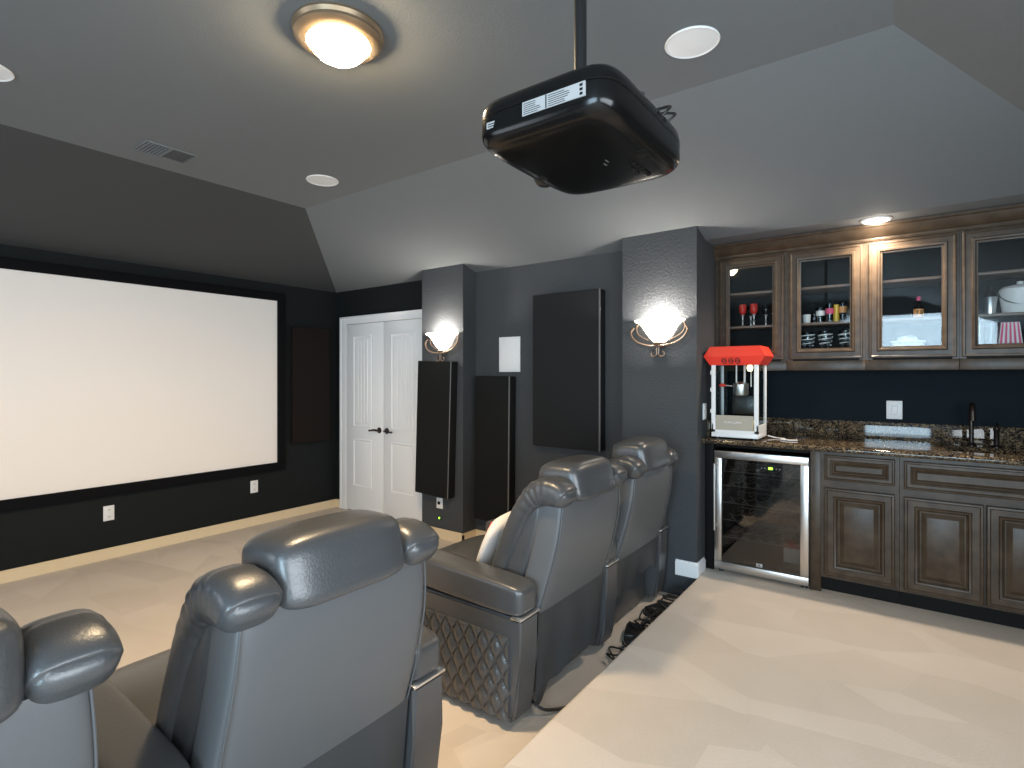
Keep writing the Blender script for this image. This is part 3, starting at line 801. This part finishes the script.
def base_cabinet(label, x0, x1, doors, drawers):
    t = thing('base_cabinet', label, 'base cabinet', ((x0+x1)/2, YB, PZ), group='dark wooden base cabinets under the granite')
    ox, oz = (x0+x1)/2, PZ
    bm = bmesh.new()
    box(bm, x0-ox, x1-ox, 0.021, AY-YB-0.004, 0.10, 0.70); box(bm, x0-ox, x1-ox, 0.0, 0.02, 0.10, 1.063-oz); box(bm, x0-ox, x0-ox+0.018, 0.021, AY-YB-0.004, 0.701, 1.063-oz); box(bm, x1-ox-0.018, x1-ox, 0.021, AY-YB-0.004, 0.701, 1.063-oz)
    obj('carcass', bm, 'wood', t)
    obj('toe_kick', bx(x0-ox, x1-ox, 0.065, AY-YB-0.01, 0.001, 0.10), 'kick', t)
    for a, b, c, d in doors:
        bm = bmesh.new(); rp(bm, a-ox, b-ox, c-oz, d-oz, -0.0005, RP_DOOR); obj('door', bm, 'wood', t, ang=25)
    for a, b, c, d in drawers:
        bm = bmesh.new(); rp(bm, a-ox, b-ox, c-oz, d-oz, -0.0005, RP_DRAW); obj('drawer', bm, 'wood', t, ang=25)
    return t
base_cabinet('dark wooden base cabinet with one drawer, next to the wine fridge', -0.445, -0.041, [(-0.422, -0.062, 0.295, 0.838)], [(-0.422, -0.062, 0.888, 1.043)])
base_cabinet('wide dark wooden base cabinet under the sink', -0.039, 0.725, [(-0.018, 0.334, 0.288, 0.832), (0.346, 0.70, 0.288, 0.832)], [(-0.018, 0.70, 0.878, 1.040)])
tag(obj('filler_panel', bx(-0.506, -0.4455, 3.93, AY-0.01, PZ, 1.063, bev=0.003), 'wood'), 'dark wooden filler panel between wine fridge and base cabinets', 'panel')
tag(obj('filler_panel', bx(-1.168, -1.108, 3.93, AY-0.01, PZ, 1.063, bev=0.003), 'kick'), 'black filler panel between the column and the wine fridge', 'panel')
tag(obj('filler_panel', bx(-1.107, -0.511, 3.96, AY-0.01, 1.035, 1.063, bev=0.002), 'kick'), 'black strip above the wine fridge below the worktop', 'panel')

# worktop with sink cut-out
wt = thing('granite_worktop', 'polished brown granite worktop over the fridge and base cabinets', 'worktop', (-0.15, 3.88, 1.065))
bm = bmesh.new()
wx0, wx1, wy0, wy1, wz0, wz1 = -1.02, 0.98, 0.0, AY-3.88-0.022, 0.0, 0.035
hx0, hx1, hy0, hy1 = 0.33, 0.78, 0.17, 0.47
for a, b, c, d in ((wx0, hx0, wy0, wy1), (hx1, wx1, wy0, wy1), (hx0, hx1, wy0, hy0), (hx0, hx1, hy1, wy1)):
    box(bm, a, b, c, d, wz0, wz1)
bmesh.ops.remove_doubles(bm, verts=bm.verts, dist=1e-5)
obj('slab', bm, 'granite', wt, smooth=False)
bm = bmesh.new(); tube(bm, [(wx0, 0.002, 0.0175), (wx1, 0.002, 0.0175)], 0.0172, 16)
obj('bullnose', bm, 'granite', wt)
obj('backsplash', bx(wx0, wx1, wy1, wy1+0.020, 0.0, 0.155, bev=0.003), 'granite', wt)
obj('side_splash', bx(wx0, wx0+0.02, 0.10, wy1-0.001, 0.036, 0.155, bev=0.003), 'granite', wt)
bm = bmesh.new()
loft(bm, [[(hx0, hy0, 0), (hx1, hy0, 0), (hx1, hy1, 0), (hx0, hy1, 0)], [(hx0+.01, hy0+.01, -0.16), (hx1-.01, hy0+.01, -0.16), (hx1-.01, hy1-.01, -0.16), (hx0+.01, hy1-.01, -0.16)]], cap0=False)
sk = obj('sink_basin', bm, 'sink', wt)

# faucet and tap
t = thing('faucet', 'tall dark bronze gooseneck faucet on the granite worktop', 'faucet', (0.318, 4.40, 1.1005))
obj('base', lathe([(0, 0), (0.026, 0), (0.026, 0.01), (0.016, 0.022), (0, 0.022)], 24), 'bronze', t)
bm = bmesh.new(); tube(bm, smoothpts([(0, 0, 0.015), (0, 0, 0.12), (0, 0, 0.20), (0, -0.015, 0.245), (0, -0.045, 0.262), (0, -0.075, 0.248), (0, -0.088, 0.215)]), 0.0125, 14)
obj('neck', bm, 'bronze', t)
bm = bmesh.new(); tube(bm, [(0, -0.088, 0.222), (0, -0.092, 0.165)], [0.0155, 0.017], 14); obj('spray_head', bm, 'bronze', t)
t = thing('soap_dispenser', 'short dark bronze dispenser beside the faucet', 'soap dispenser', (0.435, 4.40, 1.1005))
obj('body', lathe([(0, 0), (0.024, 0), (0.024, 0.008), (0.014, 0.02), (0.014, 0.10), (0.017, 0.105), (0.017, 0.12), (0, 0.122)], 24), 'bronze', t)
bm = bmesh.new(); tube(bm, smoothpts([(0, 0, 0.118), (0, 0, 0.138), (0, -0.03, 0.145), (0, -0.06, 0.132)]), 0.007, 10); obj('spout', bm, 'bronze', t)

# upper cabinets with glass doors
YU = 4.19; UZ0, UZ1 = 1.575, 2.40
RF = [(0, 0), (0, 0.017), (0.004, 0.020), (0.012, 0.021), (0.016, 0.017), (0.042, 0.017), (0.048, 0.024), (0.058, 0.022), (0.064, 0.012), (0.072, 0.010), (0.072, 0.0)]
def upper(label, x0, x1, d0, d1):
    ox = (x0+x1)/2; dep = AY-0.004-YU
    t = thing('wall_cabinet', label, 'wall cabinet', (ox, YU, UZ0), group='glass-door wall cabinets over the bar')
    a, b = x0-ox, x1-ox; h = UZ1-UZ0
    bm = bmesh.new()
    box(bm, a, a+0.018, 0.02, dep, 0.065, h); box(bm, b-0.018, b, 0.02, dep, 0.065, h)
    box(bm, a, b, dep-0.012, dep, 0.065, h); box(bm, a, b, 0.02, dep, h-0.02, h)
    box(bm, a, b, 0.02, dep, 0.068, 0.088)
    obj('carcass', bm, 'woodin', t)
    bm = bmesh.new()
    box(bm, a, d0-ox+0.02, 0.0, 0.02, 0.066, h); box(bm, d1-ox-0.02, b, 0.0, 0.02, 0.066, h)
    box(bm, a, b, -0.002, 0.02, -0.001, 0.066, bev=0.003); box(bm, d0-ox+0.02, d1-ox-0.02, 0.001, 0.02, h-0.03, h-0.0005)
    obj('face_frame', bm, 'wood', t)
    bm = bmesh.new(); e0, e1, z0, z1 = d0-ox, d1-ox, 1.652-UZ0, 2.392-UZ0
    rr = [[(e0+i, -f_, z0+i), (e1-i, -f_, z0+i), (e1-i, -f_, z1-i), (e0+i, -f_, z1-i)] for i, f_ in RF]
    loft(bm, rr+[rr[0]], cap0=False, cap1=False)
    bmesh.ops.remove_doubles(bm, verts=bm.verts, dist=1e-5)
    d = obj('door', bm, 'wood', t, ang=25)
    obj('glass_pane', bx(e0+0.070, e1-0.070, -0.006, -0.003, z0+0.070, z1-0.070), 'pane', d, smooth=False)
    for z in (1.888, 2.135):
        obj('shelf', bx(a+0.019, b-0.019, 0.035, dep-0.013, z-UZ0, z-UZ0+0.016, bev=0.002), 'shelfwood', t)
    return t
upper('glass-door wall cabinet above the popcorn machine, holding red goblets', -1.168, -0.684, -1.135, -0.702)
upper('glass-door wall cabinet holding colourful cups and sundae glasses', -0.683, -0.221, -0.666, -0.236)
upper('glass-door wall cabinet below the downlight, holding one small bottle', -0.220, 0.248, -0.204, 0.236)
upper('glass-door wall cabinet at the right picture edge, holding an ice bucket', 0.249, 0.725, 0.261, 0.700)
bm = bmesh.new()
pr = [(0.02, 0.0), (-0.004, 0.0), (-0.010, 0.012), (-0.010, 0.022), (-0.020, 0.030), (-0.038, 0.052), (-0.050, 0.080), (-0.060, 0.088), (-0.060, 0.104), (0.02, 0.104)]
loft(bm, [[(-1.168, YU+a, 2.401+b) for a, b in pr], [(AX1-0.002, YU+a, 2.401+b) for a, b in pr]])
tag(obj('crown_molding', bm, 'wood', ang=25), 'dark wooden crown molding along the top of the wall cabinets', 'crown molding')

# ------------------------------------------------------------------ things in the cabinets
def goblet(x, y, z, label, bowl='redglass', h=0.165, grp='goblets in the left glass cabinet'):
    t = thing('goblet', label, 'goblet', (x, y, z), group=grp)
    k = h/0.165
    obj('bowl', lathe([(0.0, 0.085*k), (0.014, 0.092*k), (0.024, 0.11*k), (0.027, 0.135*k), (0.024, 0.165*k), (0.021, 0.165*k), (0.022, 0.13*k), (0, 0.10*k)], 20), bowl, t)
    obj('stem', lathe([(0, 0), (0.028, 0), (0.026, 0.004), (0.006, 0.012), (0.005, 0.03*k), (0.010, 0.04*k), (0.005, 0.05*k), (0.006, 0.07*k), (0.014, 0.09*k), (0, 0.09*k)], 20), 'chrome', t)
SH = 1.9045; FLZ = UZ0+0.0885
goblet(-1.00, 4.30, SH, 'red goblet on a silver stem, the left one in the cabinet')
goblet(-0.922, 4.30, SH, 'red goblet on a silver stem, the right one in the cabinet')
goblet(-0.965, 4.40, SH, 'clear goblet behind the two red goblets', 'clear')
goblet(-0.855, 4.38, SH, 'clear goblet right of the red goblets', 'clear')
goblet(-0.79, 4.32, SH, 'clear goblet at the right end of the goblet shelf', 'clear')

def cup(x, y, z, r, h, m, label, name='cup', cat='cup', handle=False, taper=0.85, band=None):
    t = thing(name, label, cat, (x, y, z), group='cups on the middle shelf')
    obj('body', lathe([(0, 0), (r*taper, 0), (r, h), (r*0.88, h), (r*taper*0.86, 0.006), (0, 0.006)], 24), m, t)
    if band:
        obj('band', lathe([(r*0.94, h*0.45), (r*1.02, h*0.45), (r*1.04, h*0.75), (r*0.97, h*0.75)], 24), band, t)
    if handle:
        bm = bmesh.new(); tube(bm, smoothpts([(r*0.9, 0, h*0.8), (r*1.6, 0, h*0.75), (r*1.6, 0, h*0.3), (r*0.85, 0, h*0.2)]), 0.004, 8); obj('handle', bm, m, t)
cup(-0.575, 4.30, SH, 0.026, 0.062, 'white', 'small white cup at the left of the cup shelf')
cup(-0.535, 4.36, SH, 0.020, 0.075, 'clear', 'small clear glass behind the white cup', 'drinking_glass', 'glass')
cup(-0.490, 4.30, SH, 0.027, 0.110, 'clear', 'tall clear mug with a white band on the cup shelf', 'mug', 'mug', True, 0.9, 'white')
cup(-0.432, 4.28, SH, 0.024, 0.125, 'clear', 'tall glass with a red band in the middle of the cup shelf', 'drinking_glass', 'glass', False, 0.9, 'pink')
cup(-0.398, 4.32, SH, 0.026, 0.120, 'yellow', 'yellow glass on the cup shelf', 'drinking_glass', 'glass')
cup(-0.356, 4.29, SH, 0.024, 0.135, 'clear', 'tall glass with an orange band beside the yellow glass', 'drinking_glass', 'glass', False, 0.9, 'orange')
cup(-0.312, 4.30, SH, 0.022, 0.105, 'clear', 'clear glass at the right end of the cup shelf', 'drinking_glass', 'glass', False, 0.9, 'grey')
for i, (x, lb) in enumerate(((-0.570, 'left'), (-0.462, 'middle'), (-0.340, 'right'))):
    t = thing('sundae_glass', 'striped sundae glass below the cup shelf, the %s one of three' % lb, 'glass', (x, 4.30, FLZ), group='striped sundae glasses')
    obj('cup', lathe([(0, 0.06), (0.018, 0.065), (0.036, 0.10), (0.044, 0.15), (0.040, 0.18), (0.036, 0.18), (0.036, 0.12), (0, 0.08)], 24), 'clear', t)
    obj('foot', lathe([(0, 0), (0.034, 0), (0.030, 0.006), (0.006, 0.014), (0.008, 0.05), (0.016, 0.066), (0, 0.066)], 24), 'clear', t)
    bm = bmesh.new()
    for k in range(3):
        P = [((0.033+0.005*k)*math.cos(a), (0.033+0.005*k)*math.sin(a), 0.085+0.028*k+0.02*(a/6.3)) for a in [q*0.4 for q in range(17)]]
        tube(bm, P, 0.0045, 6)
    obj('swirl_stripe', bm, 'white', t)
t = thing('liquor_bottle', 'small bottle with an orange label and pink cap on the glass shelf', 'bottle', (0.055, 4.30, SH))
obj('body', lathe([(0, 0), (0.024, 0), (0.025, 0.01), (0.025, 0.06), (0.018, 0.075), (0.009, 0.085), (0.008, 0.115), (0, 0.115)], 24), 'clear', t)
obj('label', lathe([(0.0255, 0.006), (0.0265, 0.006), (0.0265, 0.056), (0.0255, 0.056)], 24), 'orange', t)
obj('cap', lathe([(0, 0.11), (0.011, 0.11), (0.012, 0.13), (0.008, 0.138), (0, 0.14)], 20), 'pink', t)
bm = text_bm('71', 0.045, 0.001); xf(bm, (0, -0.0275, 0.03), (PI/2, 0, 0)); obj('label_number', bm, 'kick', t, smooth=False)
t = thing('serving_dish', 'white covered dish on the cabinet floor below the small bottle', 'dish', (0.0, 4.31, FLZ))
obj('dish', bx(-0.085, 0.085, -0.06, 0.06, 0.0, 0.085, bev=0.018, seg=4), 'white', t)
obj('rim', bx(-0.092, 0.092, -0.066, 0.066, 0.085, 0.097, bev=0.005), 'white', t)
def f(c): return (c.x, c.y, max(c.z, -0.01)+0.10+0.006*math.sin(c.x*90)*math.cos(c.y*80))
obj('lid', puff(0.06, 0.045, 0.035, 2.4, 8, f), 'white', t)
t = thing('cocktail_shaker', 'steel cocktail shaker beside the white ice bucket', 'cocktail shaker', (0.395, 4.30, SH))
obj('cup', lathe([(0, 0), (0.028, 0), (0.036, 0.10), (0.034, 0.105), (0, 0.105)], 28), 'chrome', t)
obj('lid', lathe([(0.036, 0.103), (0.032, 0.125), (0.018, 0.140), (0.016, 0.158), (0.012, 0.165), (0, 0.166)], 28), 'bronze', t)
t = thing('ice_bucket', 'white ice bucket with a curved handle at the right picture edge', 'ice bucket', (0.53, 4.31, SH))
obj('pail', lathe([(0, 0), (0.075, 0), (0.082, 0.01), (0.095, 0.14), (0.090, 0.143), (0.078, 0.02), (0, 0.012)], 36), 'white', t)
obj('lid', lathe([(0.094, 0.14), (0.08, 0.155), (0.03, 0.166), (0.016, 0.168), (0.016, 0.185), (0, 0.187)], 36), 'white', t)
bm = bmesh.new(); tube(bm, [(0.098*math.cos(a), -0.04*0-0.098*abs(math.sin(a)), 0.13-0.085*math.sin(a)) for a in [PI*k/18 for k in range(19)]], 0.0035, 8); obj('handle', bm, 'chrome', t)
t = thing('popcorn_box', 'pink and white striped popcorn box below the ice bucket', 'popcorn box', (0.478, 4.27, FLZ))
def pb(s, z, e=0): return [(-s-e, -s-e, z), (s+e, -s-e, z), (s+e, s+e, z), (-s-e, s+e, z)]
bm = bmesh.new(); loft(bm, [pb(0.058, 0), pb(0.040, 0.185)], True, False); obj('box', bm, 'white', t, smooth=False)
bm = bmesh.new()
for k in range(5):
    u0 = -0.9+k*0.4; u1 = u0+0.2
    for sgn in (-1,):
        bm.faces.new([bm.verts.new(p) for p in ((u0*0.058, -0.0588, 0.002), (u1*0.058, -0.0588, 0.002), (u1*0.040, -0.0408, 0.184), (u0*0.040, -0.0408, 0.184))])
        bm.faces.new([bm.verts.new(p) for p in ((-0.0588, u0*0.058, 0.002), (-0.0588, u1*0.058, 0.002), (-0.0408, u1*0.040, 0.184), (-0.0408, u0*0.040, 0.184))])
obj('stripes', bm, 'pink', t, smooth=False)
for i, x in enumerate((0.352, 0.405)):
    t = thing('glass_vase', ['clear vase at the left inside the right-hand cabinet', 'clear vase beside the striped popcorn box'][i], 'vase', (x, 4.36, FLZ))
    obj('body', lathe([(0, 0), (0.022, 0), (0.02, 0.02), (0.024, 0.10), (0.034, 0.19), (0.031, 0.19), (0.02, 0.10), (0, 0.02)], 24), 'clear', t)
    obj('foot', lathe([(0, -0.0), (0.030, 0.0), (0.028, 0.006), (0.015, 0.012), (0, 0.012)], 24), 'clear', t)

# ------------------------------------------------------------------ wine fridge
fr = thing('wine_fridge', 'stainless-framed wine fridge with a dark glass door', 'wine fridge', (-0.8, 3.93, PZ))
fw, fh = 0.292, 0.845
bm = bmesh.new()
box(bm, -fw, -fw+0.03, 0.0, 0.54, 0.03, fh); box(bm, fw-0.03, fw, 0, 0.54, 0.03, fh); box(bm, -fw, fw, 0, 0.54, fh-0.03, fh); box(bm, -fw, fw, 0, 0.54, 0.03, 0.10); box(bm, -fw, fw, 0.51, 0.54, 0.03, fh)
obj('cabinet_body', bm, 'black', fr)
dr = bmesh.new(); dz0, dz1 = 0.03, 0.848
for r in ((-0.291, 0.291, dz0, dz0+0.052), (-0.291, 0.291, dz1-0.050, dz1), (-0.291, -0.243, dz0+0.052, dz1-0.05), (0.243, 0.291, dz0+0.052, dz1-0.05)):
    box(dr, r[0], r[1], -0.045, -0.005, r[2], r[3], bev=0.003)
d = obj('door_frame', dr, 'steel', fr)
obj('door_glass', bx(-0.243, 0.243, -0.038, -0.030, dz0+0.052, dz1-0.05), 'fridgeglass', d, smooth=False)
bm = bmesh.new(); tube(bm, [(-0.282, -0.075, 0.30), (-0.282, -0.075, 0.76)], 0.009, 14)
for z in (0.33, 0.73): tube(bm, [(-0.282, -0.075, z), (-0.282, -0.044, z)], 0.006, 10)
obj('handle', bm, 'steel', d)
obj('display', bx(0.055, 0.080, -0.0395, -0.037, 0.748, 0.764), 'led', d)
bm = bmesh.new()
for x in (0.01, 0.03, 0.10, 0.12): box(bm, x, x+0.006, -0.0395, -0.037, 0.752, 0.757)
obj('button', bm, 'label', d)
bm = bx(-0.02, 0.018, -0.0405, -0.037, 0.092, 0.114, bev=0.001); lg = obj('badge', bm, 'label', d)
bm = bmesh.new(); box(bm, -0.014, 0.012, -0.0412, -0.040, 0.097, 0.100); box(bm, -0.006, 0.004, -0.0412, -0.040, 0.102, 0.110); obj('badge_mark', bm, 'black', lg)
for x in (-0.26, 0.26): obj('foot', lathe([(0, 0), (0.018, 0), (0.016, 0.01), (0.008, 0.012), (0.008, 0.032), (0, 0.032)], 16, cx=x, cy=0.02), 'black', fr)
for k, z in enumerate((0.24, 0.36, 0.48, 0.60, 0.70)):
    bm = bmesh.new()
    tube(bm, [(-0.26, 0.03, z), (0.26, 0.03, z)], 0.003, 6); tube(bm, [(-0.26, 0.45, z), (0.26, 0.45, z)], 0.003, 6)
    for i in range(6):
        cx = -0.21+i*0.084
        P = [(cx+0.034*math.sin(a*2)*1.0, 0.03+0.42*a/(2*PI), z+0.014*math.cos(a*3)) for a in [2*PI*q/24 for q in range(25)]]
        tube(bm, P, 0.0028, 6)
    obj('wire_rack', bm, 'label', fr)
t = thing('wine_box', 'red and white packet standing at the bottom of the wine fridge', 'box', (-0.63, 4.12, PZ+0.10))
obj('carton', bx(-0.055, 0.055, -0.05, 0.05, 0.0, 0.10, bev=0.004), 'white', t)
obj('lid', bx(-0.056, 0.056, -0.051, 0.051, 0.10, 0.135, bev=0.004), 'red', t)

# ------------------------------------------------------------------ popcorn machine
pm = thing('popcorn_machine', 'countertop popcorn machine with a red roof and glass case', 'popcorn machine', (-0.962, 4.032, 1.1005))
w, dpt = 0.154, 0.130
bm = bmesh.new(); box(bm, -w, w, -dpt, dpt, 0.012, 0.045, bev=0.004)
obj('base', bm, 'white', pm)
for sx in (-1, 1):
    for sy in (-1, 1):
        obj('foot', lathe([(0, 0), (0.012, 0), (0.012, 0.013), (0, 0.013)], 12, cx=sx*0.12, cy=sy*0.10), 'black', pm)
        pw = 0.028 if sy < 0 else 0.018
        xa = sx*w; xb = sx*(w-pw); ya = sy*dpt; yb = sy*(dpt-0.014)
        bm = bmesh.new(); box(bm, min(xa, xb), max(xa, xb), min(ya, yb), max(ya, yb), 0.045, 0.515, bev=0.002)
        obj('post', bm, 'white', pm)
bm = bmesh.new(); box(bm, -w, w, -dpt, -dpt+0.012, 0.045, 0.062); box(bm, -w, -w+0.012, -dpt, dpt, 0.045, 0.10); box(bm, w-0.012, w, -dpt, dpt, 0.045, 0.10)
obj('lower_rail', bm, 'white', pm)
def rc(ex, ey, z): return [(-w-ex, -dpt-ey, z), (w+ex, -dpt-ey, z), (w+ex, dpt+ey, z), (-w-ex, dpt+ey, z)]
bm = bmesh.new(); loft(bm, [rc(0.008, 0.006, 0.512), rc(0.046, 0.028, 0.572), rc(0.010, 0.006, 0.640)]); obj('roof', bm, 'red', pm, smooth=False)
# three dark emblems on the sloped lower face of the roof
for k, x in enumerate((-0.062, -0.018, 0.026)):
    bm = bmesh.new()
    tube(bm, [(0.014*math.cos(a), 0, 0.018*math.sin(a)) for a in [2*PI*q/16 for q in range(17)]], 0.0042, 6, cap=False)
    box(bm, -0.012, 0.012, -0.002, 0.002, -0.003, 0.003)
    xf(bm, (x, -dpt-0.0185, 0.540), (R(22), 0, 0)); obj('roof_emblem', bm, 'darkred', pm)
for s, nm in ((-1, 'side_glass'), (1, 'side_glass')):
    obj(nm, bx(s*(w-0.006)-0.0015, s*(w-0.006)+0.0015, -dpt+0.014, dpt-0.014, 0.10, 0.512), 'popglass', pm, smooth=False)
obj('front_glass', bx(-w+0.028, w-0.028, -dpt+0.004, -dpt+0.007, 0.165, 0.512), 'popglass', pm, smooth=False)
obj('back_glass', bx(-w+0.018, w-0.018, dpt-0.008, dpt-0.005, 0.045, 0.512), 'popglass', pm, smooth=False)
# tilted scoop-out bin door with lettering
bm = bmesh.new()
loft(bm, [[(-0.118, -dpt+0.010, 0.062), (0.118, -dpt+0.010, 0.062), (0.118, -dpt+0.016, 0.062), (-0.118, -dpt+0.016, 0.062)], [(-0.124, -dpt-0.010, 0.165), (0.124, -dpt-0.010, 0.165), (0.124, -dpt-0.004, 0.165), (-0.124, -dpt-0.004, 0.165)]])
bd = obj('bin_door', bm, 'acrylic', pm)
bm = text_bm('POPCORN', 0.024, 0.0005); xf(bm, (-0.01, -dpt-0.0025, 0.117), (PI/2-R(11), 0, 0)); obj('bin_lettering', bm, 'white', bd, smooth=False)
def f(c): return (c.x, c.y+0.02, max(c.z, -0.03)+0.085+0.01*math.sin(c.x*80)*math.sin(c.y*70))
ob = obj('popped_corn', puff(0.115, 0.085, 0.045, 3, 10, f), 'popcorn', pm)
# kettle on hanger rods, stirring handle, lamp
kt = obj('kettle', lathe([(0, 0), (0.045, 0), (0.05, 0.01), (0.05, 0.075), (0.054, 0.08), (0.02, 0.095), (0, 0.097)], 32, cx=0.01, cy=0.01, cz=0.30), 'chrome', pm)
bm = bmesh.new(); tube(bm, [(-0.02, 0.01, 0.385), (-0.02, 0.01, 0.512)], 0.005); tube(bm, [(0.035, 0.01, 0.385), (0.035, 0.01, 0.512)], 0.007); tube(bm, [(0.075, 0.02, 0.36), (0.075, 0.02, 0.512)], 0.004)
obj('hanger_rod', bm, 'white', kt)
bm = bmesh.new(); tube(bm, [(-0.045, 0.0, 0.365), (-0.10, -0.02, 0.370)], 0.004); obj('crank_arm', bm, 'chrome', kt)
bm = bmesh.new(); tube(bm, smoothpts([(-0.085, -0.02, 0.368), (-0.10, -0.02, 0.371), (-0.118, -0.022, 0.371), (-0.130, -0.022, 0.370)], 4), [0.005, .008, .011, .012, .012, .013, .013, .013, .012, .011, .009, .006, .003], 12); obj('handle_knob', bm, 'red', kt)
obj('drop_panel', bx(-0.06, 0.09, 0.06, 0.068, 0.165, 0.295, bev=0.003), 'black', pm)
obj('lamp', lathe([(0, -0.045), (0.014, -0.042), (0.020, -0.025), (0.020, -0.01), (0.010, 0), (0, 0)], 20, cx=0.085, cy=-0.06, cz=0.512), 'lamp', pm)
bm = bmesh.new()
for z in (0.19, 0.34, 0.46): tube(bm, [(-w-0.004, -dpt+0.01, z-0.014), (-w-0.004, -dpt+0.01, z+0.014)], 0.006, 10)
obj('hinge', bm, 'white', pm)
bm = bmesh.new(); tube(bm, smoothpts([(-0.80, 4.16, 1.115), (-0.74, 4.14, 1.106), (-0.68, 4.10, 1.106), (-0.70, 4.06, 1.106), (-0.64, 4.03, 1.106), (-0.60, 4.06, 1.106)]), 0.004, 8)
tag(obj('charging_cable', bm, 'white'), 'pale cord on the granite right of the popcorn machine', 'cord')
